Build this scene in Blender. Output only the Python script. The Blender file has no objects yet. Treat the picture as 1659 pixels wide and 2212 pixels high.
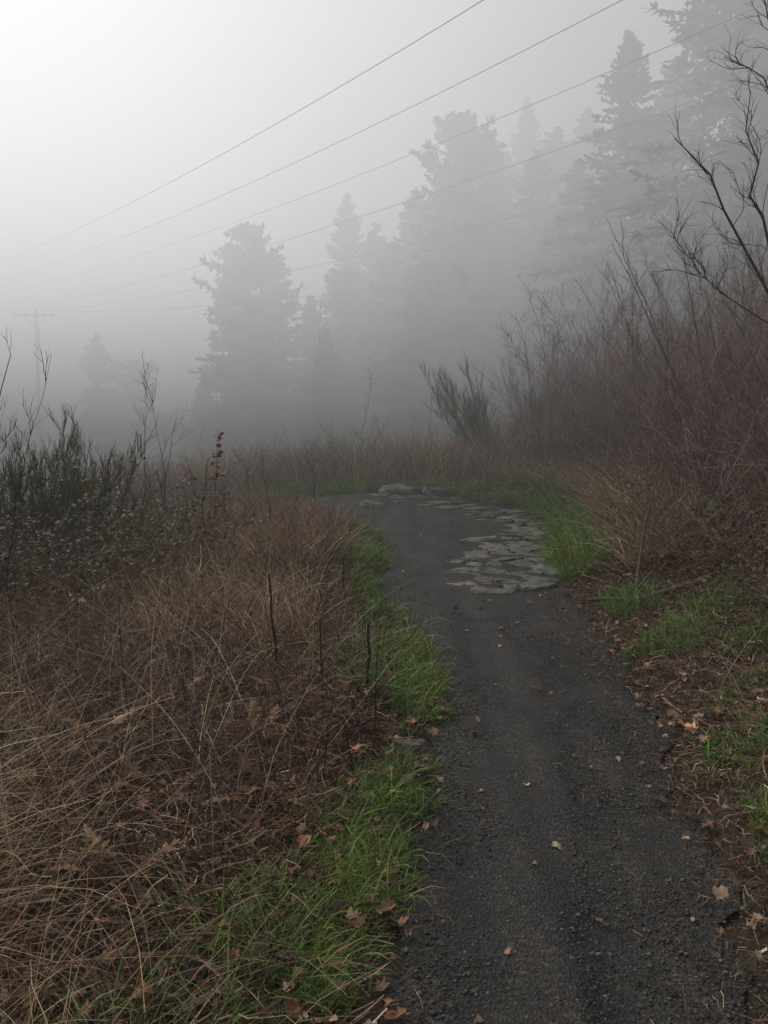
import bpy, math
import numpy as np
from mathutils import Vector
rng=np.random.default_rng(7)
def U(a,b,n=None): return rng.uniform(a,b,n)
scene=bpy.context.scene

# ---------------------------------------------------------------- materials
def mat_attr(name,rough=0.75,spec=0.25,transl=0.0):
    m=bpy.data.materials.new(name); m.use_nodes=True; nt=m.node_tree; nt.nodes.clear()
    o=nt.nodes.new('ShaderNodeOutputMaterial'); b=nt.nodes.new('ShaderNodeBsdfPrincipled')
    a=nt.nodes.new('ShaderNodeAttribute'); a.attribute_name='Col'
    n=nt.nodes.new('ShaderNodeTexNoise'); n.inputs['Scale'].default_value=35; n.inputs['Detail'].default_value=3
    tc=nt.nodes.new('ShaderNodeTexCoord'); nt.links.new(tc.outputs['Object'],n.inputs['Vector'])
    mr=nt.nodes.new('ShaderNodeMapRange'); mr.inputs['From Min'].default_value=.3; mr.inputs['From Max'].default_value=.7
    mr.inputs['To Min'].default_value=.65; mr.inputs['To Max'].default_value=1.3
    nt.links.new(n.outputs['Fac'],mr.inputs['Value'])
    mx=nt.nodes.new('ShaderNodeVectorMath'); mx.operation='SCALE'
    nt.links.new(a.outputs['Color'],mx.inputs[0]); nt.links.new(mr.outputs['Result'],mx.inputs['Scale'])
    nt.links.new(mx.outputs['Vector'],b.inputs['Base Color'])
    b.inputs['Roughness'].default_value=rough; b.inputs['Specular IOR Level'].default_value=spec
    if transl>0:
        t=nt.nodes.new('ShaderNodeBsdfTranslucent'); ms=nt.nodes.new('ShaderNodeMixShader'); ms.inputs[0].default_value=transl
        nt.links.new(mx.outputs['Vector'],t.inputs['Color'])
        nt.links.new(b.outputs[0],ms.inputs[1]); nt.links.new(t.outputs[0],ms.inputs[2]); nt.links.new(ms.outputs[0],o.inputs['Surface'])
    else: nt.links.new(b.outputs[0],o.inputs['Surface'])
    return m
M_grass=mat_attr('grass_blades',.5,.35,.25)
M_dry=mat_attr('dry_stalks',.8,.15,.1)
M_twig=mat_attr('twig_bark',.8,.2)
M_leaf=mat_attr('leaf_surface',.6,.3,.15)
M_needle=mat_attr('conifer_needles',.8,.15)
M_stone=mat_attr('pebble_stone',.7,.3)

# ---------------------------------------------------------------- mesh helpers
def make_obj(name,V,F,C,mat,smooth=False):
    V=np.asarray(V,dtype=np.float32).reshape(-1,3); F=np.asarray(F,dtype=np.int32)
    me=bpy.data.meshes.new(name)
    k=F.shape[1]; nf=len(F)
    me.vertices.add(len(V)); me.vertices.foreach_set('co',V.ravel())
    me.loops.add(nf*k); me.loops.foreach_set('vertex_index',F.ravel())
    me.polygons.add(nf); me.polygons.foreach_set('loop_start',np.arange(nf,dtype=np.int32)*k)
    me.polygons.foreach_set('loop_total',np.full(nf,k,dtype=np.int32))
    if smooth: me.polygons.foreach_set('use_smooth',np.ones(nf,dtype=bool))
    me.update(calc_edges=True)
    if C is not None:
        C=np.asarray(C,dtype=np.float32)
        if C.shape[1]==3: C=np.concatenate([C,np.ones((len(C),1),np.float32)],1)
        ca=me.color_attributes.new('Col','FLOAT_COLOR','POINT'); ca.data.foreach_set('color',C.ravel())
    me.materials.append(mat)
    ob=bpy.data.objects.new(name,me); scene.collection.objects.link(ob)
    return ob
def nrm(v): return v/np.maximum(np.linalg.norm(v,axis=-1,keepdims=True),1e-9)

class Bag:
    """collects quad geometry from several parts into one mesh"""
    def __init__(s): s.V=[];s.F=[];s.C=[];s.n=0
    def add(s,V,F,C):
        V=V.reshape(-1,3); s.V.append(V); s.F.append(F+s.n); s.C.append(C); s.n+=len(V)
    def strands(s,P,R,col,k=2,tipcol=None):
        N,S,_=P.shape
        if N==0: return
        T=nrm(np.gradient(P,axis=1)); ref=nrm(rng.normal(size=(N,1,3)))
        a=nrm(np.cross(T,np.broadcast_to(ref,T.shape)))
        if k==2:
            V=np.stack([P-a*R[...,None],P+a*R[...,None]],2)
            i=np.arange(N)[:,None]*S*2+np.arange(S-1)[None]*2
            F=np.stack([i,i+1,i+3,i+2],-1).reshape(-1,4)
        else:
            b=np.cross(T,a); V=np.stack([P+R[...,None]*(a*math.cos(2*math.pi*j/k)+b*math.sin(2*math.pi*j/k)) for j in range(k)],2)
            i=np.arange(N)[:,None]*S*k+np.arange(S-1)[None]*k
            F=np.concatenate([np.stack([i+j,i+(j+1)%k,i+k+(j+1)%k,i+k+j],-1).reshape(-1,4) for j in range(k)])
        col=np.asarray(col,dtype=float)
        if col.ndim==1: col=np.tile(col,(N,1))
        if tipcol is None: tipcol=col
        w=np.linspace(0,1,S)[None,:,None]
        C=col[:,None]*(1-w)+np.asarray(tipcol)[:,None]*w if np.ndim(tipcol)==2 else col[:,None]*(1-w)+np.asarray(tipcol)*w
        C=np.repeat(C[:,:,None],k,2).reshape(-1,3)
        s.add(V,F,C)
    def obj(s,name,mat,smooth=False):
        return make_obj(name,np.concatenate(s.V),np.concatenate(s.F),np.concatenate(s.C),mat,smooth)

def palette(n,cols,var=.25):
    cols=np.array(cols); c=cols[rng.integers(0,len(cols),n)]
    return c*np.exp(rng.normal(0,var,(n,1)))*np.exp(rng.normal(0,.06,(n,3)))

# ---------------------------------------------------------------- path outline & terrain
Lp=np.array([(-.15,-4),(-.05,1),(0,2.35),(.015,2.83),(.10,3.49),(.22,3.95),(.25,4.54),(.31,5.32),(.30,5.93),(.05,6.99),(-.14,8.26),(-.04,10.1),(-.10,11.8),(-.2,13.0),(-.7,14.0),(-1.5,14.6),(-3,15),(-6,15.3),(-11,15.5)])
Rp=np.array([(.75,-4),(.9,1),(.99,2.35),(1.12,2.83),(1.22,3.49),(1.27,3.95),(1.38,4.54),(1.49,5.32),(1.55,5.93),(1.61,6.99),(1.69,8.26),(1.86,10.1),(2.2,11.8),(2.5,13.4),(2.4,15.5),(1.2,17.3),(-.6,17.9),(-6,18),(-11,18.2)])
t0=np.concatenate([[0],np.cumsum(np.linalg.norm(np.diff((Lp+Rp)/2,axis=0),axis=1))])
tt=np.linspace(0,t0[-1],340)
def resamp(P):
    Q=np.stack([np.interp(tt,t0,P[:,i]) for i in (0,1)],1)
    k=np.ones(9)/9
    return np.stack([np.convolve(np.pad(Q[:,i],4,mode='edge'),k,'valid') for i in (0,1)],1)
Le=resamp(Lp); Re=resamp(Rp)
Le[:,0]+=.04*np.sin(tt*5.1)+.035*np.sin(tt*11.3+1)+.02*np.sin(tt*27)
Re[:,0]+=.04*np.sin(tt*4.3+2)+.035*np.sin(tt*12.7)+.02*np.sin(tt*31)
poly=np.concatenate([Le[::2],Re[::-2]])
def sdist(X,Y):
    x=X.ravel(); y=Y.ravel(); out=np.full(x.shape,1e9); ins=np.zeros(x.shape,bool)
    A=poly; B=np.roll(poly,-1,axis=0)
    for (ax,ay),(bx,by) in zip(A,B):
        dx,dy=bx-ax,by-ay; L2=dx*dx+dy*dy+1e-12
        t=np.clip(((x-ax)*dx+(y-ay)*dy)/L2,0,1)
        out=np.minimum(out,(x-ax-t*dx)**2+(y-ay-t*dy)**2)
        c=((ay>y)!=(by>y))&(x<(bx-ax)*(y-ay)/(by-ay+1e-12)+ax); ins^=c
    return (np.sqrt(out)*np.where(ins,-1,1)).reshape(X.shape)
def axis(c,n,s,ext):
    u=np.linspace(-1,1,n); a=np.arcsinh(ext/s); return c+s*np.sinh(u*a)
xs=axis(0,330,7,320); ys=axis(9,330,8,320)
GX,GY=np.meshgrid(xs,ys,indexing='ij')
D=sdist(GX,GY)
def sst(a,b,x):
    t=np.clip((x-a)/(b-a),0,1); return t*t*(3-2*t)
def wav(x,y,s=1.,o=0.):
    return (np.sin(1.7*s*x+.9*s*y+o)+np.sin(2.3*s*y-1.1*s*x+2*o+1)+np.sin(3.9*s*x+2.7*s*y+3*o)*.6+np.sin(5.3*s*y-4.1*s*x+o*5)*.5)/3.1
side=sst(-.3,.9,GX-np.interp(GY,Re[:220,1],Re[:220,0]))*(1-sst(15,20,GY))+sst(1,7,GX)*sst(15,20,GY)
dp=np.maximum(D,0)
xl=np.maximum(0,-GX-1.2); yl=np.maximum(0,GY-21)
H=-np.minimum(9,.05*xl+.010*xl**2)-np.minimum(7,.16*yl)*(1-.55*side)
H+=side*(.36*np.minimum(dp,3.4)+.14*np.clip(dp-3.4,0,25))
H+=.16*sst(15.0,18,GY)*sst(-2.5,0,GX)*(1-sst(19,24,GY))
H+=sst(.0,.5,dp)*(.05+.05*wav(GX,GY,1.1))+sst(.5,3,dp)*.12*wav(GX,GY,.45,2)+sst(.05,.4,dp)*.02*wav(GX,GY,5)
def samp(G,x,y):
    fx=np.interp(x,xs,np.arange(len(xs))); fy=np.interp(y,ys,np.arange(len(ys)))
    i=np.clip(fx.astype(int),0,len(xs)-2); j=np.clip(fy.astype(int),0,len(ys)-2); a=fx-i; b=fy-j
    return G[i,j]*(1-a)*(1-b)+G[i+1,j]*a*(1-b)+G[i,j+1]*(1-a)*b+G[i+1,j+1]*a*b
hz=lambda x,y: samp(H,x,y)
ds=lambda x,y: samp(D,x,y)

def node_mat(name): 
    m=bpy.data.materials.new(name); m.use_nodes=True; nt=m.node_tree
    b=nt.nodes['Principled BSDF']; tc=nt.nodes.new('ShaderNodeTexCoord'); return m,nt,b,tc
def noise(nt,tc,scale,detail=5,rough=.6):
    n=nt.nodes.new('ShaderNodeTexNoise'); n.inputs['Scale'].default_value=scale; n.inputs['Detail'].default_value=detail; n.inputs['Roughness'].default_value=rough
    nt.links.new(tc.outputs['Object'],n.inputs['Vector']); return n
def ramp(nt,src,stops):
    r=nt.nodes.new('ShaderNodeValToRGB'); e=r.color_ramp.elements
    while len(e)<len(stops): e.new(.5)
    for el,(p,c) in zip(e,stops): el.position=p; el.color=(*c,1)
    nt.links.new(src,r.inputs['Fac']); return r
def mixc(nt,f,a,b,mode='MIX'):
    m=nt.nodes.new('ShaderNodeMix'); m.data_type='RGBA'; m.blend_type=mode
    if isinstance(f,float): m.inputs[0].default_value=f
    else: nt.links.new(f,m.inputs[0])
    nt.links.new(a,m.inputs[6]); nt.links.new(b,m.inputs[7]); return m.outputs[2]
def bump(nt,b,src,st,dist):
    bp=nt.nodes.new('ShaderNodeBump'); bp.inputs['Strength'].default_value=st; bp.inputs['Distance'].default_value=dist
    nt.links.new(src,bp.inputs['Height']); nt.links.new(bp.outputs[0],b.inputs['Normal']); return bp

# ground
m,nt,b,tc=node_mat('forest_soil')
n1=noise(nt,tc,3.0,8); n2=noise(nt,tc,40,6,.7)
r1=ramp(nt,n1.outputs['Fac'],[(.3,(.018,.012,.008)),(.5,(.04,.026,.017)),(.7,(.07,.048,.032))])
r2=ramp(nt,n2.outputs['Fac'],[(.3,(.35,.35,.35)),(.7,(1.5,1.4,1.3))])
nt.links.new(mixc(nt,1.0,r1.outputs[0],r2.outputs[0],'MULTIPLY'),b.inputs['Base Color']); b.inputs['Roughness'].default_value=.9
bump(nt,b,n2.outputs['Fac'],.8,.03)
nx,ny=len(xs),len(ys)
idx=np.arange(nx*ny).reshape(nx,ny)
F=np.stack([idx[:-1,:-1],idx[1:,:-1],idx[1:,1:],idx[:-1,1:]],-1).reshape(-1,4)
Hg=H-sst(.03,-.12,D)*.03
make_obj('ground',np.stack([GX,GY,Hg],-1),F,None,m,True)

# gravel path
m,nt,b,tc=node_mat('dark_gravel')
n1=noise(nt,tc,1.3,6); n2=noise(nt,tc,70,4,.7)
vo=nt.nodes.new('ShaderNodeTexVoronoi'); vo.inputs['Scale'].default_value=85; nt.links.new(tc.outputs['Object'],vo.inputs['Vector'])
r1=ramp(nt,n1.outputs['Fac'],[(.3,(.018,.017,.0165)),(.5,(.028,.026,.0245)),(.72,(.050,.045,.039))])
sep=nt.nodes.new('ShaderNodeSeparateColor'); nt.links.new(vo.outputs['Color'],sep.inputs[0])
r2=ramp(nt,sep.outputs[0],[(.0,(.45,.45,.45)),(.6,(1.,1.,1.)),(.93,(1.7,1.65,1.6)),(1,(2.8,2.7,2.5))])
c=mixc(nt,1.0,r1.outputs[0],r2.outputs[0],'MULTIPLY')
mp=nt.nodes.new('ShaderNodeMapping'); mp.inputs['Scale'].default_value=(5,.5,1); mp.inputs['Rotation'].default_value=(0,0,.09)
nt.links.new(tc.outputs['Object'],mp.inputs[0]); n3=nt.nodes.new('ShaderNodeTexNoise'); n3.inputs['Scale'].default_value=1; n3.inputs['Detail'].default_value=4
nt.links.new(mp.outputs[0],n3.inputs['Vector']); r3=ramp(nt,n3.outputs['Fac'],[(.35,(.55,.55,.55)),(.65,(1.5,1.42,1.33))])
c=mixc(nt,1.0,c,r3.outputs[0],'MULTIPLY')
nt.links.new(c,b.inputs['Base Color']); b.inputs['Roughness'].default_value=.62; b.inputs['Specular IOR Level'].default_value=.3
ad=nt.nodes.new('ShaderNodeMath'); ad.operation='ADD'; nt.links.new(vo.outputs['Distance'],ad.inputs[0]); nt.links.new(n2.outputs['Fac'],ad.inputs[1])
bump(nt,b,ad.outputs[0],1.,.014)
K=50; w=np.linspace(0,1,K)[None,:,None]
PP=Le[:,None]*(1-w)+Re[:,None]*w
Z=hz(PP[...,0],PP[...,1])+.008+.010*np.sin(np.pi*w[...,0])+.006*wav(PP[...,0],PP[...,1],3)-.02*np.exp(-((w[...,0]-.62)/.07)**2)*sst(8.5,6,PP[...,1])*.8
idx=np.arange(len(Le)*K).reshape(len(Le),K)
F=np.stack([idx[:-1,:-1],idx[:-1,1:],idx[1:,1:],idx[1:,:-1]],-1).reshape(-1,4)
make_obj('gravel_path',np.concatenate([PP,Z[...,None]],-1),F,None,m,True)

# ---------------------------------------------------------------- scatter tools
def scatter(n,x0,x1,y0,y1,fn=None,bias=0.0):
    x=U(x0,x1,n); v=U(0,1,n); y=y0+(y1-y0)*v**(1+bias)
    if fn is not None:
        k=U(0,1,n)<fn(x,y); x=x[k]; y=y[k]
    return x,y
def blades(x,y,length,az,lean,bend,S=5,wob=.15,floor=True):
    n=len(x); s=(np.arange(S-1)+.5)/(S-1)
    th=lean[:,None]+bend[:,None]*s[None]**1.3
    a=az[:,None]+np.cumsum(rng.normal(0,wob,(n,S-1)),1)
    d=np.stack([np.sin(th)*np.cos(a),np.sin(th)*np.sin(a),np.cos(th)],-1)*(length[:,None,None]/(S-1))
    P=np.concatenate([np.zeros((n,1,3)),np.cumsum(d,1)],1)
    P+=np.stack([x,y,hz(x,y)-.01],-1)[:,None]
    if floor: P[...,2]=np.maximum(P[...,2],hz(P[...,0],P[...,1])+np.where(np.arange(S)>0,.012,-.01)[None]+U(0,.03,n)[:,None]*(np.arange(S)>0))
    return P
def taper(n,S,r0,r1=.15): 
    return np.asarray(r0).reshape(-1,1)*np.linspace(1,r1,S)[None]*np.ones((n,1))
def children(P,M,L,a0,a1,S=4,t0=.2,t1=1.,up=.2,wob=.25,short=.5):
    N,SP,_=P.shape; n=N*M
    if np.ndim(L)==1: L=np.repeat(L,M)
    pi=np.repeat(np.arange(N),M); t=U(t0,t1,n)*(SP-1); i=np.clip(t.astype(int),0,SP-2); f=(t-i)[:,None]
    o=P[pi,i]*(1-f)+P[pi,i+1]*f; T=nrm(P[pi,i+1]-P[pi,i])
    pr=nrm(np.cross(T,rng.normal(size=(n,3)))); a=U(a0,a1,n)[:,None]
    d=nrm(T*np.cos(a)+pr*np.sin(a)+np.array([0,0,up]))
    ln=L*U(.5,1.3,n)*(1-short*t/(SP-1))
    pts=[o]
    for k in range(S-1):
        d=nrm(d+rng.normal(0,wob,(n,3))+np.array([0,0,up*.3])); o=o+d*(ln/(S-1))[:,None]; pts.append(o)
    return np.stack(pts,1),pi

# ---------------------------------------------------------------- green grass verge
g=Bag()
def green(n,x0,x1,y0,y1,fn,lmin,lmax,wd,bias=0):
    tx,ty=scatter(n//18,x0,x1,y0,y1,fn,bias)
    x=np.repeat(tx,18)+rng.normal(0,.035,len(tx)*18); y=np.repeat(ty,18)+rng.normal(0,.035,len(tx)*18)
    sc=np.repeat(np.exp(rng.normal(-.1,.38,len(tx))),18); hue=np.repeat(np.clip(.5+.5*wav(tx,ty,2,3)+rng.normal(0,.25,len(tx)),0,1),18)
    k=ds(x,y)>-.07; x,y,sc,hue=x[k],y[k],sc[k],hue[k]; N=len(x)
    P=blades(x,y,U(lmin,lmax,N)*sc,U(0,2*np.pi,N),U(.05,.6,N),U(.4,2.0,N),5)
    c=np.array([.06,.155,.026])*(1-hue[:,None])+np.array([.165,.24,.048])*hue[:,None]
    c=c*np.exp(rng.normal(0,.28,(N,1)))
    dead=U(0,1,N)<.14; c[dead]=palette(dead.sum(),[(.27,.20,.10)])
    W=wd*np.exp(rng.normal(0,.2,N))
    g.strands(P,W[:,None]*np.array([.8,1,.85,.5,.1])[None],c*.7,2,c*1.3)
ml=lambda wdt,o,th: (lambda x,y:(ds(x,y)>-.04)*(ds(x,y)<wdt*(.65+.7*wav(x,y,1.3,o)))*sst(th-.25,th+.25,wav(x,y,1.6,o)))
def blob(*cs):
    def f(x,y):
        r=np.zeros_like(x)
        for (cx,cy,rx,ry) in cs: r=np.maximum(r,sst(1.2,.45,np.hypot((x-cx)/rx,(y-cy)/ry)+.4*wav(x,y,3.5,cx)+.2*wav(x,y,8,cy)))
        return r*(ds(x,y)>-.04)
    return f
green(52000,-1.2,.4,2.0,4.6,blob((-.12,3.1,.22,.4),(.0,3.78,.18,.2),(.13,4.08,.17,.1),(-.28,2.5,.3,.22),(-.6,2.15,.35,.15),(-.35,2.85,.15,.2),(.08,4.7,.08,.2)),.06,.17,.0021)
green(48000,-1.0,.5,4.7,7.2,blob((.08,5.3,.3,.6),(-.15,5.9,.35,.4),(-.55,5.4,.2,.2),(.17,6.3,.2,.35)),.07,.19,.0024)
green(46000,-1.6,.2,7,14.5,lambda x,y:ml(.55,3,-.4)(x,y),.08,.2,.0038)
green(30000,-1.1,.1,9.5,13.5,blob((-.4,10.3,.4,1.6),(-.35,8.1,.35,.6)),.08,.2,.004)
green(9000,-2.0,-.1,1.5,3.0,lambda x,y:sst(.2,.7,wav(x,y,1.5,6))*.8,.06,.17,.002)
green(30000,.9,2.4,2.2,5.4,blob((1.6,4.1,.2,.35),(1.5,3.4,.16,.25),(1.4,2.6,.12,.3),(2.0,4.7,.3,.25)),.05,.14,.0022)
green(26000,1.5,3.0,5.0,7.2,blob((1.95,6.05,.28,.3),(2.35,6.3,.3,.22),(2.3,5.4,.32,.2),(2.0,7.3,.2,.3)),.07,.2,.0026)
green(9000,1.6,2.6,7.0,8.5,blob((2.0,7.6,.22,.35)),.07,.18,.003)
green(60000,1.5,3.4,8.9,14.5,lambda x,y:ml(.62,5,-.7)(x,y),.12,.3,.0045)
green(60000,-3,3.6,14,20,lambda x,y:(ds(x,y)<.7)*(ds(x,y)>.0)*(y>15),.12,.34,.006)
g.obj('green_grass',M_grass)

# ---------------------------------------------------------------- dry grass
TAN=[(.42,.31,.195),(.32,.225,.145),(.50,.39,.26),(.20,.132,.085),(.27,.175,.108)]
RUST=[(.20,.125,.085),(.255,.165,.112),(.15,.09,.064),(.31,.225,.16)]
DARK=[(.057,.035,.025),(.088,.052,.037),(.042,.028,.021),(.125,.077,.052)]
GREY=[(.14,.105,.09),(.10,.074,.065),(.20,.158,.135),(.075,.053,.046)]
def dry(bag,x,y,lmin,lmax,azc,azs,ln,bd,wd,cols,S=6,var=.3,sw=1.2,wob=.1):
    n=len(x); az=azc+rng.normal(0,azs,n) if azs<3 else U(0,6.283,n)
    az=az+sw*wav(x,y,.9,7)
    P=blades(x,y,U(lmin,lmax,n),az,U(*ln,n),U(*bd,n),S,wob)
    c=palette(n,cols,var)
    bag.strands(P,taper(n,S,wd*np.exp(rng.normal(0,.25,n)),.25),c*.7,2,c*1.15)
def tussock(bag,cs,n,lmin,lmax,ln,bd,wd,cols,spread=.12,azc=None,azs=.9):
    for c in cs:
        x=c[0]+rng.normal(0,spread,n); y=c[1]+rng.normal(0,spread,n)
        dry(bag,x,y,lmin,lmax,U(0,6.28) if azc is None else azc+rng.normal(0,.5),azs,ln,bd,wd*U(.85,1.15),cols,8,.38,.2,.12)
d=Bag()
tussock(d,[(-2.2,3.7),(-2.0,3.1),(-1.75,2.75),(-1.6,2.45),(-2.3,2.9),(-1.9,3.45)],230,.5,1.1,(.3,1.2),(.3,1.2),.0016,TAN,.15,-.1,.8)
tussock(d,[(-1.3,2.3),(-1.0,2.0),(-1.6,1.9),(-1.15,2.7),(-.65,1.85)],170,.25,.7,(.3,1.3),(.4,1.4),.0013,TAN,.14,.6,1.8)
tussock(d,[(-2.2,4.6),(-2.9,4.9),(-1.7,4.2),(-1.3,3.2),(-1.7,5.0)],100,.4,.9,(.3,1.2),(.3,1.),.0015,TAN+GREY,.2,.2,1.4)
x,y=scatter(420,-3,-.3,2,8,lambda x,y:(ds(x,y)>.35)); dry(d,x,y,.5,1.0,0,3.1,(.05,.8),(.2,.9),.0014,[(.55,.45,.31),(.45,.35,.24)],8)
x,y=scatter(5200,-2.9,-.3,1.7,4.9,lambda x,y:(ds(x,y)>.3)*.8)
dry(d,x,y,.12,.45,0,3.1,(.4,1.5),(.2,1.1),.0014,TAN+DARK+DARK+RUST)  # dark strands mixed in partly as painted shadow among the pale straws
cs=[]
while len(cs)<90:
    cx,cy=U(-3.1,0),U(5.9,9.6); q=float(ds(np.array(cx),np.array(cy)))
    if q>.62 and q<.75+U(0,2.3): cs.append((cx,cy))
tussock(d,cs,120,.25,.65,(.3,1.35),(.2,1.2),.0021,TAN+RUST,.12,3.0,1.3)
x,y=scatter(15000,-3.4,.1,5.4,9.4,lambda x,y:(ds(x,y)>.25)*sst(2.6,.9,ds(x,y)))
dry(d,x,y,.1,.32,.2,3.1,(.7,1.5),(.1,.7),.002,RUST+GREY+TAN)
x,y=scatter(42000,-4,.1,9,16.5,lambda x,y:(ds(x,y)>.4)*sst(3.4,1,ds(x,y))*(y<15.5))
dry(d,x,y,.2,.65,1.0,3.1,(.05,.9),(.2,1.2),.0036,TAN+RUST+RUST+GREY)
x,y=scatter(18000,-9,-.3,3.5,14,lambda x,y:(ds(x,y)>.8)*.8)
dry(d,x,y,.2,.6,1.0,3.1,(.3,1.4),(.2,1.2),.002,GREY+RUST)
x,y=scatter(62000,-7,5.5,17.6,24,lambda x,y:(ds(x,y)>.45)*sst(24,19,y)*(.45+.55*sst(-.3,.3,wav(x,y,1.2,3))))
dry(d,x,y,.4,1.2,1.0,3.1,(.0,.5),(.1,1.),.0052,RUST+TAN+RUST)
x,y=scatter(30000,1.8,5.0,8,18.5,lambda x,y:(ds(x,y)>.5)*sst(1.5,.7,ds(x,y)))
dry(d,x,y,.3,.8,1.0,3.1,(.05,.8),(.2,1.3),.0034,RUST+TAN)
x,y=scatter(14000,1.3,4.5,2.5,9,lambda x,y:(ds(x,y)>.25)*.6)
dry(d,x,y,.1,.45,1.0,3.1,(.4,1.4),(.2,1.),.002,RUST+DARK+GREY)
d.obj('dry_grass',M_dry)

# litter
l=Bag()
def litter(n,x0,x1,y0,y1,fn,cols,lm,wd,up=.05):
    x,y=scatter(n,x0,x1,y0,y1,fn); n=len(x)
    P=blades(x,y,U(.3,1,n)*lm,U(0,6.283,n),U(1.0,1.55,n),U(-.3,.3,n),4,.35); P[...,2]+=U(0,up,n)[:,None]*(ds(x,y)>.3)[:,None]
    c=palette(n,cols,.4); l.strands(P,taper(n,4,wd*np.exp(rng.normal(0,.3,n)),.5),c,2)
litter(60000,-3,.3,1.6,6,lambda x,y:(ds(x,y)>.08),DARK+DARK+RUST,.2,.0028,.08)
litter(60000,-7,.2,5,14,lambda x,y:(ds(x,y)>.15),DARK+GREY+RUST,.4,.0035,.1)
litter(34000,1.0,4.5,2,9,lambda x,y:(ds(x,y)>.02),DARK+RUST,.16,.0028)
litter(24000,1.6,6,8,18,lambda x,y:(ds(x,y)>.3),DARK+RUST,.35,.004)
litter(1800,-.3,1.8,2.2,9,lambda x,y:(ds(x,y)>-.22)*(ds(x,y)<.03),[(.3,.2,.11),(.15,.1,.06)],.09,.0012)
litter(3000,0.8,2.2,2.2,9,lambda x,y:(ds(x,y)>-.35)*(ds(x,y)<.1),[(.3,.2,.11),(.15,.1,.06),(.22,.13,.07)],.1,.0013)
litter(500,0,1.8,2.2,12,lambda x,y:(ds(x,y)<-.1),[(.26,.18,.11),(.15,.1,.06)],.07,.0011)
l.obj('plant_litter',M_dry)

# ---------------------------------------------------------------- fallen leaves
LS=np.array([(0,0),(0,-.5),(.1,-.22),(.38,-.3),(.33,-.08),(.52,.1),(.34,.16),(.36,.4),(.17,.3),(0,.6),(-.17,.3),(-.36,.4),(-.34,.16),(-.52,.1),(-.33,-.08),(-.38,-.3),(-.1,-.22)])
def leaves(bag,x,y,z,size,cols,tilt=.4):
    n=len(x); k=len(LS)
    B=np.zeros((n,k,3)); asym=U(.65,1.1,(n,1)); B[...,0]=LS[:,0]*asym; B[...,1]=LS[:,1]
    r2=(LS**2).sum(1); fold=U(0,.9,(n,1))
    B[...,2]=r2[None]*U(-.5,.9,n)[:,None]+np.abs(LS[:,0])[None]*fold+rng.normal(0,.07,(n,k))
    B[...,:2]*=1+rng.normal(0,.08,(n,k,1))
    B*=size[:,None,None]; B[...,2]-=np.minimum(B[...,2].min(1),0)[:,None]
    yaw=U(0,6.283,n); tx=rng.normal(0,tilt,n)
    cy,sy=np.cos(yaw)[:,None],np.sin(yaw)[:,None]; ct,st=np.cos(tx)[:,None],np.sin(tx)[:,None]
    X,Y,Zv=B[...,0],B[...,1]*ct-B[...,2]*st,B[...,1]*st+B[...,2]*ct
    V=np.stack([X*cy-Y*sy+x[:,None],X*sy+Y*cy+y[:,None],Zv+z[:,None]],-1)
    b0=np.arange(n)[:,None]*k
    f=[]
    for j in range(1,k,2):
        j2=j+1; j3=j+2 if j+2<k else 1
        f.append(np.stack([b0[:,0],b0[:,0]+j,b0[:,0]+j2,b0[:,0]+j3],-1))
    F=np.concatenate(f); c=palette(n,cols,.3); bag.add(V,F,np.repeat(c,k,0))
fl=Bag(); LC=[(.26,.13,.07),(.33,.20,.13),(.17,.08,.045),(.38,.26,.18),(.12,.068,.042)]
def lv(n,x0,x1,y0,y1,fn,s0,s1,up=.02,cols=LC):
    x,y=scatter(n,x0,x1,y0,y1,fn); n=len(x)
    leaves(fl,x,y,hz(x,y)+.018+U(0,up,n),U(s0,s1,n),cols)
lv(480,-.7,.4,1.9,5.5,lambda x,y:(ds(x,y)>-.06)*sst(.45,.0,ds(x,y)),.03,.065,.04)
lv(1100,-2.5,-.1,1.8,5,lambda x,y:(ds(x,y)>.2),.03,.065,.08,[(.19,.085,.042),(.26,.125,.06),(.1,.055,.036)])
lv(650,.9,2.6,2.2,7,lambda x,y:(ds(x,y)>-.1)*sst(.9,.1,ds(x,y)),.025,.06,.03)
lv(80,1.45,2.1,4.3,4.9,lambda x,y:(ds(x,y)>-.03),.045,.08,.04)
lv(300,1.6,3.4,6.5,13,lambda x,y:(ds(x,y)>-.1)*sst(1,.1,ds(x,y)),.03,.06,.03)
lv(60,.1,1.7,2.3,9,lambda x,y:(ds(x,y)<-.05),.02,.055,.003)
lv(70,.1,2.3,6,16,lambda x,y:(ds(x,y)<-.05),.025,.055,.003)
lv(1200,-6,-.2,5,11,lambda x,y:(ds(x,y)>.3),.03,.06,.12,[(.15,.08,.045),(.08,.048,.033)])
fl.obj('fallen_leaves',M_leaf)

# ---------------------------------------------------------------- pebbles
def rocks(name,x,y,z,size,cols,mat,flat=.6):
    n=len(x)
    dirs=np.array([(1,0,0),(0,1,0),(-1,0,0),(0,-1,0),(0,0,1),(0,0,-1)],float)
    V=dirs[None]*size[:,None,None]*U(.6,1.2,(n,6,1)); V[...,2]*=flat
    yaw=U(0,6.283,n)[:,None]; X=V[...,0]*np.cos(yaw)-V[...,1]*np.sin(yaw); Y=V[...,0]*np.sin(yaw)+V[...,1]*np.cos(yaw)
    V=np.stack([X+x[:,None],Y+y[:,None],V[...,2]+z[:,None]],-1)
    T=np.array([(0,1,4),(1,2,4),(2,3,4),(3,0,4),(1,0,5),(2,1,5),(3,2,5),(0,3,5)])
    F=(np.arange(n)[:,None,None]*6+T[None]).reshape(-1,3)
    return make_obj(name,V,F,np.repeat(palette(n,cols,.35),6,0),mat)
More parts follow.
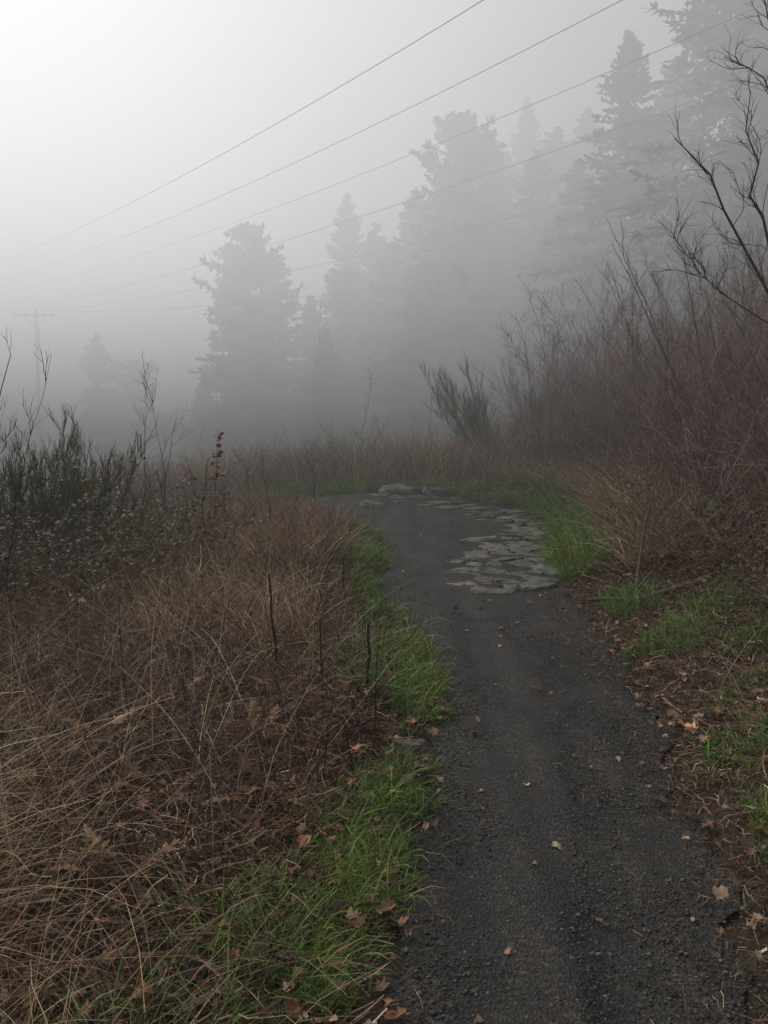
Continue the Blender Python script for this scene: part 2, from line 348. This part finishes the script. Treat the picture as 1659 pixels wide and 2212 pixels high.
x,y=scatter(60000,-.2,1.9,2.0,10,lambda x,y:(ds(x,y)<.06)*sst(11,2,y))
rocks('gravel',x,y,hz(x,y)+.015,np.exp(rng.normal(-5.4,.4,len(x))),[(.035,.034,.033),(.025,.024,.023),(.065,.06,.053),(.045,.04,.035),(.09,.083,.073)],M_stone)

# ---------------------------------------------------------------- flagstones (stone paving in the bend)
reg=np.array([(.5,8.3),(1.0,8.22),(1.66,8.45),(1.84,10),(2.15,11.8),(2.42,13.4),(2.36,15.4),(1.2,17.15),(-.3,17.6),(-.4,17.0),(.5,16.5),(1.1,15.6),(1.75,14.2),(1.75,12.9),(1.25,12.1),(1.0,11.0),(.85,10.0),(.75,9.2)])
def inpoly(px,py,P):
    c=False
    for i in range(len(P)):
        ax,ay=P[i-1]; bx,by=P[i]
        if (ay>py)!=(by>py) and px<(bx-ax)*(py-ay)/(by-ay)+ax: c=not c
    return c
seeds=[]; yy=8.1; row=0
while yy<18.2:
    xx=-2.2+(row%2)*.2
    while xx<2.9:
        seeds.append((xx+U(-.16,.16),yy+U(-.12,.12))); xx+=U(.26,.6)
    yy+=.23; row+=1
seeds=np.array(seeds); SV=[];SF=[];SC=[]
for i,s in enumerate(seeds):
    if not inpoly(s[0]+U(-.15,.15),s[1]+U(-.15,.15),reg) or U(0,1)<.1: continue
    cell=[(s[0]-.5,s[1]-.5),(s[0]+.5,s[1]-.5),(s[0]+.5,s[1]+.5),(s[0]-.5,s[1]+.5)]
    dd=((seeds-s)**2).sum(1); nb=np.argsort(dd)[1:16]
    gap=U(.006,.03)
    for j in nb:
        q=seeds[j]; mid=(s+q)/2; nn=(q-s)/np.linalg.norm(q-s); out=[]
        f=lambda p:(p[0]-mid[0])*nn[0]+(p[1]-mid[1])*nn[1]+gap
        for a in range(len(cell)):
            p0,p1=cell[a-1],cell[a]; f0,f1=f(p0),f(p1)
            if (f0<0)!=(f1<0): t=f0/(f0-f1); out.append((p0[0]+(p1[0]-p0[0])*t,p0[1]+(p1[1]-p0[1])*t))
            if f1<0: out.append(p1)
        cell=out
        if len(cell)<3: break
    if len(cell)<3: continue
    c=np.array(cell); pts=[]
    for a in range(len(c)):
        p0,p1=c[a-1],c[a]
        m_=max(1,int(np.linalg.norm(p1-p0)/.05))
        for q in range(m_): pts.append(p0+(p1-p0)*q/m_+rng.normal(0,.016,2))
    pts=np.array(pts); ctr=pts.mean(0); k=len(pts)
    tx,ty=rng.normal(0,.05,2); z0=hz(*map(np.array,ctr))+.015+U(-.006,.012)
    if s[1]>14: ty-=.07
    col=palette(1,[(.128,.118,.094),(.155,.142,.112),(.095,.088,.07),(.145,.124,.094),(.10,.102,.07)],.22)[0]
    base=len(SV)
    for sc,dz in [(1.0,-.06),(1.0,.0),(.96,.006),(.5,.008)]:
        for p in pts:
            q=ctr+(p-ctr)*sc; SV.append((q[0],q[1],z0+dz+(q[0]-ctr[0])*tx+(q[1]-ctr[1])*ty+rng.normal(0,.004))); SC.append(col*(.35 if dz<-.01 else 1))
    SV.append((ctr[0],ctr[1],z0+.008)); SC.append(col)
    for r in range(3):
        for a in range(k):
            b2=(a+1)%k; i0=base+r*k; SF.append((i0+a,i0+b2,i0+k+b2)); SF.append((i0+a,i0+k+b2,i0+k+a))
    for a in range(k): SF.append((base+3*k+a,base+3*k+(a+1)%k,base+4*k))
m,nt,b,tc=node_mat('flagstone')
a=nt.nodes.new('ShaderNodeAttribute'); a.attribute_name='Col'
n1=noise(nt,tc,7,8,.7); n2=noise(nt,tc,60,5,.7)
r1=ramp(nt,n1.outputs['Fac'],[(.35,(.3,.3,.28)),(.55,(1.0,1.0,.95)),(.75,(1.5,1.5,1.45))])
nt.links.new(mixc(nt,1.0,a.outputs['Color'],r1.outputs[0],'MULTIPLY'),b.inputs['Base Color']); b.inputs['Roughness'].default_value=.6
bump(nt,b,n2.outputs['Fac'],.8,.02)
make_obj('stone_paving',np.array(SV),np.array(SF),np.array(SC),m)

def boulder(name,x,y,s,col,yaw=None):
    import bmesh
    bm=bmesh.new(); bmesh.ops.create_icosphere(bm,subdivisions=3,radius=1)
    for v in bm.verts:
        p=v.co; k=1+.18*math.sin(3*p.x+2*p.y+s[0]*40)+.12*math.sin(5*p.y-4*p.z+s[1]*70)+.05*math.sin(11*p.x+9*p.z)
        v.co=Vector((p.x*s[0]*k,p.y*s[1]*k,max(-.5,min(.55,p.z))*s[2]*k))
    me=bpy.data.meshes.new(name); bm.to_mesh(me); bm.free()
    ca=me.color_attributes.new('Col','FLOAT_COLOR','POINT'); ca.data.foreach_set('color',np.tile(np.array([*col,1],np.float32),len(me.vertices)))
    me.materials.append(m); o=bpy.data.objects.new(name,me); scene.collection.objects.link(o)
    o.location=(x,y,float(hz(np.array(x),np.array(y)))+.03); o.rotation_euler=(.1,.15,U(0,3) if yaw is None else yaw); return o
boulder('rock',.12,4.35,(.09,.055,.055),(.14,.12,.10),.6)
boulder('rock',-.2,16.0,(.2,.16,.14),(.15,.14,.115))
boulder('rock',.25,17.5,(.3,.2,.22),(.16,.15,.125),.2)
boulder('rock',.95,17.4,(.25,.2,.16),(.13,.125,.10),.8)
boulder('rock',.16,7.2,(.035,.025,.02),(.2,.18,.15))

# ---------------------------------------------------------------- dead upright stalks at left
s=Bag()
for (x,y,L,r,ln) in [(-.62,5.35,.66,.010,.09),(-.33,4.95,.48,.006,.03),(-.1,5.0,.45,.011,.0),(-.36,8.2,.35,.012,0),(-.12,3.9,.3,.005,.1)]:
    P=blades(np.array([x]),np.array([y]),np.array([L]),np.array([2.8]),np.array([ln]),np.array([.05]),6,.3)
    P[:,1:,:2]+=np.cumsum(rng.normal(0,.007,(1,5,2)),1)
    s.strands(P,taper(1,6,r,.6),np.array([.03,.02,.016]),5)
x,y=scatter(380,-3.2,.1,2.6,9,lambda x,y:(ds(x,y)>.2)); n=len(x)
P=blades(x,y,U(.25,.75,n),U(0,6.28,n),U(0,.6,n),U(-.2,.5,n),6,.25)
s.strands(P,taper(n,6,U(.002,.004,n),.4),palette(n,DARK+[(.12,.05,.035)],.2),3)
C,_=children(P,3,.14,.3,.9,3); s.strands(C,taper(len(C),3,.0015,.4),palette(len(C),DARK),2)
s.obj('dead_stalks',M_twig)

# ---------------------------------------------------------------- shrubs
def shrub(bag,x,y,hmin,hmax,cols,lean=(.05,.5),bend=(0,.6),r=.008,m1=7,l1=.5,m2=4,l2=.25,up=.25,k=3,S=7,wob=.2,az=None,tr=1.):
    n=len(x); az=U(0,6.283,n) if az is None else az
    P=blades(x,y,U(hmin,hmax,n),az,U(*lean,n),U(*bend,n),S,wob)
    P[:,1:]+=np.cumsum(rng.normal(0,.02,(n,S-1,3)),1)
    c=palette(n,cols,.2); bag.strands(P,taper(n,S,r*np.exp(rng.normal(0,.25,n)),.25),c,k)
    C1,pi=children(P,m1,l1,.3,.95,5,.2,1,up); c1=c[pi]*np.exp(rng.normal(0,.15,(len(pi),1)))
    bag.strands(C1,taper(len(C1),5,r*.4*tr,.3),c1,2)
    C2=None
    if m2:
        C2,p2=children(C1,m2,l2,.3,1.0,4,.2,1,up*.7); bag.strands(C2,taper(len(C2),4,r*.22*tr,.4),c1[p2]*1.05,2)
    return P,C1,C2
REDB=[(.16,.098,.086),(.13,.078,.068),(.20,.133,.112),(.11,.066,.06),(.245,.175,.15)]
t=Bag()
x,y=scatter(2800,2.4,10,6.5,19,lambda x,y:(ds(x,y)>.9)*sst(.7,1.6,ds(x,y))*sst(12,6,x))
shrub(t,x,y,.7,2.0,REDB,(.1,.9),(.1,1.2),.0055,9,.5,4,.25,.2)
x,y=scatter(2100,2.6,12,9,23,lambda x,y:(ds(x,y)>1.1))
shrub(t,x,y,1.3,2.8,REDB,(.05,.6),(0,.8),.007,10,.6,4,.3,.25)
x,y=scatter(260,2.8,9,11,21,lambda x,y:(ds(x,y)>1.0))
shrub(t,x,y,2.3,3.6,REDB,(.0,.4),(0,.5),.010,12,.7,5,.35,.4)
x,y=scatter(1700,2.0,6,2.5,9.5,lambda x,y:(ds(x,y)>.75)*sst(.7,1.2,ds(x,y)))
shrub(t,x,y,.3,1.1,REDB+DARK+DARK,(.3,1.2),(.1,1.2),.004,8,.35,4,.18,.1)
# low brush that closes in behind the bend
x,y=scatter(520,-7.5,3.2,18.6,23,lambda x,y:(ds(x,y)>.8)*(.25+.75*sst(-.2,.4,wav(x,y,.8,1))))
shrub(t,x,y,.6,1.6,REDB,(.05,.7),(0,.9),.006,8,.4,4,.22,.25)
x,y=scatter(150,-6,-1.2,10.5,15,lambda x,y:(ds(x,y)>1.2))
shrub(t,x,y,.6,1.3,REDB,(.05,.8),(0,1.),.005,7,.35,4,.2,.2)
t.obj('bare_thicket',M_twig)
p=Bag(); x,y=scatter(300,2.2,6.5,6.5,17,lambda x,y:(ds(x,y)>.9)*(ds(x,y)<2.6)); n=len(x)
P=blades(x,y,U(.7,1.9,n),U(2,4.5,n),U(.1,.8,n),U(.5,1.7,n),9,.2)
p.strands(P,taper(n,9,.005,.3),palette(n,[(.28,.21,.18),(.2,.13,.11),(.14,.08,.07)],.2),3)
C,_=children(P,5,.2,.4,1.,4); p.strands(C,taper(len(C),4,.002,.4),palette(len(C),[(.2,.13,.1)]),2)
p.obj('bramble_canes',M_twig)

def oval_leaves(bag,O,size,cols,dirs=None):
    n=len(O); d=nrm(rng.normal(size=(n,3))*np.array([1,1,.5])) if dirs is None else dirs
    sdv=nrm(np.cross(d,nrm(rng.normal(size=(n,3))*np.array([.4,.4,1]))))
    sz=size[:,None]; dz=np.array([0,0,1.])
    V=np.stack([O,O+d*sz*.5+sdv*sz*.33+dz*sz*.08,O+d*sz,O+d*sz*.5-sdv*sz*.33+dz*sz*.08],1)
    F=np.arange(n*4).reshape(n,4); bag.add(V,F,np.repeat(palette(n,cols,.3),4,0))
def along(P,m_,t0=.1):
    N,S,_=P.shape; n=N*m_; pi=np.repeat(np.arange(N),m_); t=U(t0,1,n)*(S-1); i=np.clip(t.astype(int),0,S-2); f=(t-i)[:,None]
    return P[pi,i]*(1-f)+P[pi,i+1]*f
bs=Bag(); bl=Bag(); BRL=[(.10,.145,.075),(.13,.175,.10),(.065,.09,.05),(.16,.145,.09),(.14,.08,.065)]
x,y=scatter(900,-7,-1.6,6.6,10.8,lambda x,y:sst(-1.5,-2.5,x)*.95)
P,C1,C2=shrub(bs,x,y,.6,1.6,[(.14,.07,.062),(.12,.07,.058),(.17,.095,.08)],(.1,.9),(.4,1.6),.005,6,.35,3,.18,.1)
O=along(C1,4); oval_leaves(bl,O,U(.025,.055,len(O)),BRL)
O=along(P,12,.3); oval_leaves(bl,O,U(.03,.06,len(O)),BRL)
x,y=scatter(1100,-6,-.9,4.8,9.5,lambda x,y:(ds(x,y)>1.2)*sst(1.2,2.2,ds(x,y))*.9)
shrub(bs,x,y,.35,.9,GREY+REDB+DARK,(.3,1.2),(.3,1.5),.004,7,.3,4,.2,.0)
x,y=scatter(900,-3.4,-.3,2.9,5.9,lambda x,y:(ds(x,y)>.5)*.8)
shrub(bs,x,y,.2,.5,DARK+REDB+GREY,(.4,1.2),(.2,1.2),.0026,7,.2,3,.12,.0)
o1=bs.obj('bramble_bush',M_twig); o2=bl.obj('leaves',M_leaf); o2.parent=o1
iv=Bag(); x,y=scatter(40000,1.7,6,3,14,lambda x,y:(ds(x,y)>.5)*sst(-.4,.3,wav(x,y,.8,8)))
O=np.stack([x,y,hz(x,y)+U(.02,.6,len(x))],-1); oval_leaves(iv,O,U(.02,.045,len(O)),[(.03,.055,.02),(.05,.075,.03),(.075,.058,.036),(.08,.05,.035),(.055,.036,.024),(.12,.08,.05)])
x,y=scatter(5000,-4,-.2,2.6,9,lambda x,y:(ds(x,y)>.3)*sst(.1,.6,wav(x,y,.9,9)))
O=np.stack([x,y,hz(x,y)+U(.02,.12,len(x))],-1); oval_leaves(iv,O,U(.02,.04,len(O)),[(.04,.075,.025),(.09,.06,.038)])
iv.obj('ivy_undergrowth',M_leaf)

def broom(x0,y0,n,h,spread,cols,lean_az=None):
    q=Bag(); x=x0+rng.normal(0,.1,n); y=y0+rng.normal(0,.1,n)
    az=U(0,6.283,n) if lean_az is None else lean_az+rng.normal(0,1.,n)
    P=blades(x,y,U(.5,1,n)*h,az,U(.1,.7,n)*spread,U(-.1,.5,n)*spread,8,.15)
    q.strands(P,taper(n,8,.008,.3),np.tile([.09,.08,.055],(n,1)),3)
    C,_=children(P,12,h*.22,.3,.8,5,.35,1,.35,.12); q.strands(C,taper(len(C),5,.0035,.4),palette(len(C),cols,.2),2)
    C2,_=children(C,12,h*.1,.15,.5,4,.1,1,.45,.08,.3); q.strands(C2,taper(len(C2),4,.0024,.6),palette(len(C2),cols,.25),2)
    q.obj('broom_shrub',M_twig)
BR=[(.12,.145,.09),(.10,.12,.075),(.15,.165,.10),(.13,.115,.085)]
broom(-3.5,9.2,26,1.95,1.,BR); broom(-3.0,9.3,20,1.75,1.,BR); broom(-4.3,9.9,22,2.1,1.1,BR)
broom(2.1,18.8,30,2.5,1.0,[(.09,.14,.055),(.07,.11,.05)],2.8); broom(3.3,19.5,20,2.5,.9,[(.08,.11,.055)])

def saplings(name,pts,h0,h1,r,cols,l1=.5,m1=10,lean=(.0,.25)):
    q=Bag(); x=np.array([p[0] for p in pts]); y=np.array([p[1] for p in pts])
    shrub(q,x,y,h0,h1,cols,lean,(-.1,.3),r,m1,l1,4,.2,.35,4,9,.3); return q.obj(name,M_twig)
saplings('bare_sapling',[(-2.5,9.5),(-2.3,9.7),(-2.1,9.2)],1.75,2.05,.007,[(.09,.07,.06)],.45,12)
saplings('bare_sapling',[(-1.75,9.4),(-1.3,10.5),(-1.0,11)],1.1,1.4,.006,[(.08,.05,.045)],.3)
saplings('bare_sapling',[(-2.72,6.6),(-2.85,6.4),(-2.95,6.9)],2.0,2.35,.008,[(.05,.04,.035)],.45,12,(.0,.1))
saplings('bare_sapling',[(1.6,18.8),(1.0,19.2),(-.6,19.5),(2.6,18)],1.8,2.4,.008,[(.12,.08,.065)],.4)
q=Bag(); P=blades(np.array([-1.75]),np.array([9.6]),np.array([1.45]),np.array([0.5]),np.array([.02]),np.array([.1]),7,.2)
q.strands(P,taper(1,7,.006,.4),np.array([.07,.04,.035]),4); C,_=children(P,9,.14,.5,1.1,4,.6,1,.2); q.strands(C,taper(len(C),4,.002,.5),np.array([.08,.04,.035]),2)
O=along(C,5); oval_leaves(q,O,U(.04,.075,len(O)),[(.24,.06,.05),(.17,.05,.045)])
q.obj('red_leaf_seedling',M_leaf)

# bare tree at right edge
q=Bag()
limbs=[[(3.55,7.2,.4),(3.35,7.1,1.3),(3.06,7,2.08),(2.85,7,2.44),(2.65,7,2.75),(2.44,6.95,3.08),(2.3,6.9,3.3),(2.06,6.9,3.55)],
 [(3.35,7.1,1.3),(3.05,7.1,2.3),(2.84,7.1,2.75),(2.74,7.05,3.0),(2.66,7,3.2),(2.65,7,3.4),(2.62,7,3.65),(2.6,7,3.92)],
 [(3.35,7.1,1.3),(3.3,7.2,2.3),(3.15,7.2,3.2),(3.0,7.2,3.6),(2.88,7.2,3.85),(2.78,7.2,4.05),(2.65,7.2,4.13),(2.5,7.2,4.2)],
 [(3.3,7.2,2.0),(3.3,7.3,2.8),(3.2,7.3,3.5),(3.05,7.3,3.9),(2.95,7.3,4.2),(2.85,7.3,4.45),(2.75,7.3,4.7),(2.6,7.3,5.0)],
 [(3.06,7,2.08),(2.9,6.95,2.2),(2.7,6.9,2.3),(2.5,6.9,2.4),(2.35,6.85,2.5),(2.25,6.85,2.6),(2.15,6.8,2.7),(2.05,6.8,2.85)]]
P=np.array(limbs)+rng.normal(0,.018,(5,8,3))
R=np.array([.020,.014,.014,.012,.007])[:,None]*np.linspace(1,.2,8)[None]
q.strands(P,R,np.array([.06,.052,.047]),6)
C1,_=children(P,15,.5,.3,.85,6,.3,1,.15,.25); q.strands(C1,taper(len(C1),6,.0038,.35),np.array([.06,.05,.046]),3)
C2,_=children(C1,5,.22,.35,.9,4,.2,1,.12,.25); q.strands(C2,taper(len(C2),4,.0019,.5),np.array([.065,.055,.05]),3)
q.obj('bare_tree',M_twig)

q=Bag(); P=np.array([[(2.45,7.0,0),(2.2,7.15,0),(2.0,7.4,0),(1.85,7.7,0),(1.7,7.75,0)],[(2.0,7.4,0),(2.1,7.7,.15),(2.25,8.1,.35),(2.4,8.4,.55),(2.6,8.8,.75)]],float)
P[...,2]+=hz(P[...,0],P[...,1])+.07; q.strands(P,np.array([.028,.014])[:,None]*np.linspace(1,.5,5)[None],np.array([.09,.07,.058]),6)
C,_=children(P,4,.25,.4,.9,4); q.strands(C,taper(len(C),4,.004,.5),np.array([.08,.062,.05]),3)
q.obj('fallen_branch',M_twig)

def fern(name,pts,cols,L,droop):
    q=Bag()
    for (x0,y0) in pts:
        n=11; x=np.full(n,x0); y=np.full(n,y0); az=np.linspace(0,6.283,n)+rng.normal(0,.3,n)
        P=blades(x,y,U(.5,1,n)*L,az,U(.4,.9,n),U(*droop,n),12,.1)
        c=palette(n,cols,.2); q.strands(P,taper(n,12,.0025,.4),c*.7,3)
        T=nrm(np.gradient(P,axis=1)); sdv=nrm(np.cross(T,np.array([0,0,1.])))
        for sg in (-1,1):
            for f in (0,.5):
                O=(P[:,1:-1]*(1-f)+P[:,2:]*f).reshape(-1,3); Tt=T[:,1:-1].reshape(-1,3); Sd=sdv[:,1:-1].reshape(-1,3)*sg
                w=np.tile(np.sin(np.linspace(.5,3.0,10)),n)*L*.16*U(.5,1.1,len(O)); dr=nrm(Sd+Tt*.35+np.array([0,0,-.15])+rng.normal(0,.2,(len(O),3)))
                V=np.stack([O-Tt*.01,O+dr*w[:,None]*.5-Tt*.007,O+dr*w[:,None],O+Tt*.01],1)
                q.add(V,np.arange(len(V)*4).reshape(-1,4),np.repeat(np.repeat(c,10,0)*np.exp(rng.normal(0,.2,(len(V),1))),4,0))
    return q.obj(name,M_leaf)
fern('sword_fern',[(3.0,8.4),(2.9,9.6),(3.4,8.9)],[(.05,.09,.03),(.07,.10,.035)],.7,(.5,1.2))
fern('sword_fern',[(2.6,5.2)],[(.04,.08,.025)],.4,(.5,1.2))
fern('dead_fern',[(-.95,3.55),(-1.3,4.1),(-.6,4.3),(-.85,2.9),(-.45,3.6),(-1.1,4.8),(-.5,4.9),(-1.5,3.3),(-1.9,4.3),(-1.5,5.4),(-.9,5.6)],[(.19,.095,.05),(.12,.065,.038),(.25,.14,.075)],.36,(.8,1.5))
fern('dead_fern',[(2.5,8.0),(2.7,7.4),(3.0,6.8),(2.9,8.2)],[(.21,.115,.065),(.13,.08,.045)],.5,(.8,1.5))

# ---------------------------------------------------------------- conifers
def fir_mesh(name,Ht,Rb,seed,power,irr):
    global rng; old=rng; rng=np.random.default_rng(seed)
    q=Bag()
    tr=np.array([[(0.05*math.sin(i),0.05*math.cos(i*1.3),Ht*i/9) for i in range(10)]])
    q.strands(tr,np.linspace(Ht*.013,.015,10)[None],np.array([.05,.04,.032]),8)
    nb=int(Ht*32); v=U(0,1,nb); z=Ht*(.06+.935*v**.9)
    fr=np.clip(1-z/Ht,0,1); az=U(0,6.283,nb)
    prof=Rb*np.minimum(1,fr*1.35)**power*np.exp(rng.normal(-.05,irr*.6,nb))*(1+irr*np.sin(az*2+z*.9+seed)*.6)
    prof=np.maximum(prof,.12)
    S=6; s=np.linspace(0,1,S)
    up=np.where(fr<.2,.6,np.where(fr<.5,.1,-.2))+rng.normal(0,.12,nb)
    ca,sa=np.cos(az),np.sin(az)
    P=np.stack([ca[:,None]*prof[:,None]*s,sa[:,None]*prof[:,None]*s,z[:,None]+prof[:,None]*(up[:,None]*s-.3*s**2+.2*s**3)],-1)
    q.strands(P,taper(nb,S,.022,.2),np.array([.04,.033,.026]),3)
    C,pi=children(P,34,.16+.12*prof,.4,1.15,3,.1,1.0,-.1,.25,.3)
    c=palette(len(C),[(.022,.04,.022),(.03,.052,.028),(.016,.03,.018)],.25)
    q.strands(C,np.array([.035,.065,.012])[None]*U(.6,1.3,(len(C),1)),c,2)
    ti,_=children(P,6,.1+.08*prof,.0,.7,3,.8,1.0,-.03,.12,.1); q.strands(ti,np.ones((len(ti),1))*np.array([.028,.04,.008])[None],np.tile([.03,.05,.028],(len(ti),1)),2)
    rng=old
    return make_obj(name,np.concatenate(q.V),np.concatenate(q.F),np.concatenate(q.C),M_needle)
protos=[(15,2.9,11,.75,.3),(17,3.2,12,.85,.28),(12.5,2.4,13,.42,.35),(19,3.8,14,.75,.3)]
meshes=[]
for Ht,Rb,sdv,pw,ir in protos:
    o=fir_mesh('fir_tree',Ht,Rb,sdv,pw,ir); meshes.append((o.data,Ht)); bpy.data.objects.remove(o)
def fir(x,y,top,k,w=1.):
    me,Ht=meshes[k]; g0=float(hz(np.array(x),np.array(y)))-.2; sc=(top-g0)/Ht
    o=bpy.data.objects.new('fir_tree',me); scene.collection.objects.link(o)
    o.location=(x,y,g0); o.scale=(sc*w,sc*w,sc); o.rotation_euler=(0,0,U(0,6.28))
for a in [(-6.3,45,10.3,2,.85),(-5.3,46.5,8.8,2,.85),(-7.2,46,9.6,2,.75),(-1.9,50,13,1,.85),(-.4,49,11.3,0,1.),(1.5,46,12.2,1,1.1),(3.3,42,14.3,2,.9),(3.6,42.5,14.7,0,1.1),(4.7,43,14.0,1,1.1),(5.9,47,14.3,1,1.2),
          (7.3,50,17.8,1,.9),(8.0,45,14.8,0,1.2),(8.7,35,15.2,1,1.15),(9.7,36,12.8,0,1.3),(11.6,32,19.5,3,1.2),(14.5,34,20,3,1.1),(11,37,15,1,1.2),(9.6,46,16,1,1.1),(6.6,42,13.0,0,1.3),(2.6,45,12.5,0,1.2),(7.6,38,11.5,0,1.3),(12.8,31,15,1,1.3),
          (-3.6,47,7.5,1,1.1),(.4,46,9.8,0,1.3),(-16.5,55,6.3,0,.9),(-14.8,57,4.8,2,1.1),(0.5,55,11,3,.8),(6,55,14,3,.9),(10,54,16,3,1.),(17,42,19,3,1.),(15,27,17,1,1.2),
          (-9.3,49,3.5,1,1.3),(6.8,40,9.5,1,1.3),(1.5,42,7.5,0,1.3),(-2.6,43,5.5,1,1.3),(10.5,32,9,0,1.4),(-12,55,2.0,0,1.5),(-.8,51,9,2,1.2),(-1.8,47,8.5,2,1.)]:
    fir(*a)
saplings('bare_alder_tree',[(-3.4,42),(-3.0,42.5)],9,10,.07,[(.06,.05,.045)],2.2,16)

# ---------------------------------------------------------------- utility pole and lines
q=Bag()
def tube(bag,pts,r0,r1,col,k=10):
    P=np.array([pts],float); bag.strands(P,np.linspace(r0,r1,len(pts))[None],np.array(col),k)
px,py=-20.0,55; pg=float(hz(np.array(px),np.array(py)))
wood=[.08,.066,.055]
tube(q,[(px,py,pg-.3),(px,py,3),(px,py,7.85)],.13,.09,wood)
tube(q,[(px-1.3,py-.15,7.35),(px,py-.15,7.35),(px+1.1,py-.15,7.35)],.06,.06,wood,4)
tube(q,[(px-.6,py-.17,7.3),(px,py-.13,6.7)],.03,.03,wood,4); tube(q,[(px+.6,py-.17,7.3),(px,py-.13,6.7)],.03,.03,wood,4)
for dx in (-1.2,-.5,.5,1.0): tube(q,[(px+dx,py-.15,7.4),(px+dx,py-.15,7.48),(px+dx,py-.15,7.58)],.035,.05,[.2,.2,.2],6)
q.obj('utility_pole',M_twig)
def wire(a,b,sag,ext=.6):
    a=np.array(a,float); b=np.array(b,float); t=np.linspace(0,1+ext,60)[:,None]
    P=a+(b-a)*t; P[:,2]+=-4*sag*(t*(1-t))[:,0]
    q=Bag(); q.strands(P[None],np.full((1,60),.012),np.array([.04,.04,.042]),5); q.obj('power_line',M_twig)
wire((-19.7,49.5,9.5),(2.4,23.9,11.6),.45)
wire((-21.5,54,9.25),(6.0,24.5,11.9),.6)
wire((-23.5,60,9.3),(9.9,25.5,12.2),.7)
wire((px-1.2,py-.15,7.55),(11.2,27,11.2),.6)
wire((px+.5,py-.15,7.55),(7.0,34,9.2),.5)
wire((px+1.0,py-.15,7.55),(4.0,38,7.2),.4)

# ---------------------------------------------------------------- fog
def fog_mat():
    m=bpy.data.materials.new('glowing_fog_volume'); m.use_nodes=True; nt=m.node_tree; nt.nodes.clear()
    o=nt.nodes.new('ShaderNodeOutputMaterial'); ge=nt.nodes.new('ShaderNodeNewGeometry'); sp=nt.nodes.new('ShaderNodeSeparateXYZ')
    nt.links.new(ge.outputs['Position'],sp.inputs[0])
    def mr(src,a,b,c,d):
        r=nt.nodes.new('ShaderNodeMapRange'); r.inputs['From Min'].default_value=a; r.inputs['From Max'].default_value=b
        r.inputs['To Min'].default_value=c; r.inputs['To Max'].default_value=d; nt.links.new(src,r.inputs['Value']); return r.outputs[0]
    zf=mr(sp.outputs['Z'],-8,32,0,1)
    Z=lambda z:(z+8)/40
    g_=lambda v:(v*.985*.8,v*.997*.8,v*.8)
    r=ramp(nt,zf,[(Z(-6),g_(.12)),(Z(1),g_(.19)),(Z(4),g_(.46)),(Z(7),g_(.74)),(Z(12),g_(.98)),(Z(20),g_(1.12)),(Z(31),g_(1.2))])  # painted light: glow rises with height, dim low down where light is blocked
    xf=mr(sp.outputs['X'],-12,11,1.14*1.25,.50*1.25)  # glow painted dimmer to the right, where the forest blocks light
    dn=mr(sp.outputs['Y'],7,33,.006,.078)
    mu=nt.nodes.new('ShaderNodeMath'); mu.operation='MULTIPLY'; nt.links.new(xf,mu.inputs[0]); nt.links.new(dn,mu.inputs[1])
    ab=nt.nodes.new('ShaderNodeVolumeAbsorption'); ab.inputs['Color'].default_value=(0,0,0,1); nt.links.new(dn,ab.inputs['Density'])
    em=nt.nodes.new('ShaderNodeEmission'); nt.links.new(r.outputs[0],em.inputs['Color']); nt.links.new(mu.outputs[0],em.inputs['Strength'])  # emission stands in for skylight scattered by the fog
    ad=nt.nodes.new('ShaderNodeAddShader'); nt.links.new(ab.outputs[0],ad.inputs[0]); nt.links.new(em.outputs[0],ad.inputs[1])
    nt.links.new(ad.outputs[0],o.inputs['Volume'])
    try: m.cycles.volume_step_rate=1.5
    except Exception as e: print(e)
    return m
X0,X1,Y0,Y1,Z0,Z1=-120,90,-40,190,-20,32
V=[(X0,Y0,Z0),(X1,Y0,Z0),(X1,Y1,Z0),(X0,Y1,Z0),(X0,Y0,Z1),(X1,Y0,Z1),(X1,Y1,Z1),(X0,Y1,Z1)]
F=[(0,3,2,1),(4,5,6,7),(0,1,5,4),(1,2,6,5),(2,3,7,6),(3,0,4,7)]
make_obj('fog',np.array(V,float),np.array(F),None,fog_mat())

# ---------------------------------------------------------------- sky, sun, camera
w=bpy.data.worlds.new('World'); scene.world=w; w.use_nodes=True; nt=w.node_tree
bg=nt.nodes['Background']; sky=nt.nodes.new('ShaderNodeTexSky'); sky.sky_type='NISHITA'; sky.sun_disc=False
el,rot=math.radians(48),math.radians(-60)
sky.sun_elevation=el; sky.sun_rotation=rot; sky.air_density=1.; sky.dust_density=4
hs=nt.nodes.new('ShaderNodeHueSaturation'); hs.inputs['Saturation'].default_value=.05
nt.links.new(sky.outputs[0],hs.inputs['Color']); nt.links.new(hs.outputs[0],bg.inputs['Color']); bg.inputs['Strength'].default_value=.15
L=bpy.data.lights.new('sun','SUN'); L.energy=1.5; L.angle=math.radians(40); L.color=(1,.96,.90)
so=bpy.data.objects.new('sun',L); scene.collection.objects.link(so)
dirv=Vector((math.sin(rot)*math.cos(el),math.cos(rot)*math.cos(el),math.sin(el)))
so.rotation_euler=(-dirv).to_track_quat('-Z','Y').to_euler()
cd=bpy.data.cameras.new('camera'); cam=bpy.data.objects.new('camera',cd); scene.collection.objects.link(cam)
cam.location=(0,0,1.6); cam.rotation_euler=(math.radians(90-5.8),0,0)
cd.sensor_fit='VERTICAL'; cd.sensor_height=24; cd.sensor_width=18; cd.lens=12/math.tan(math.radians(28.5)); cd.clip_end=1500; cd.clip_start=.05
scene.camera=cam
scene.view_settings.view_transform='Standard'; scene.view_settings.look='None'; scene.view_settings.exposure=0
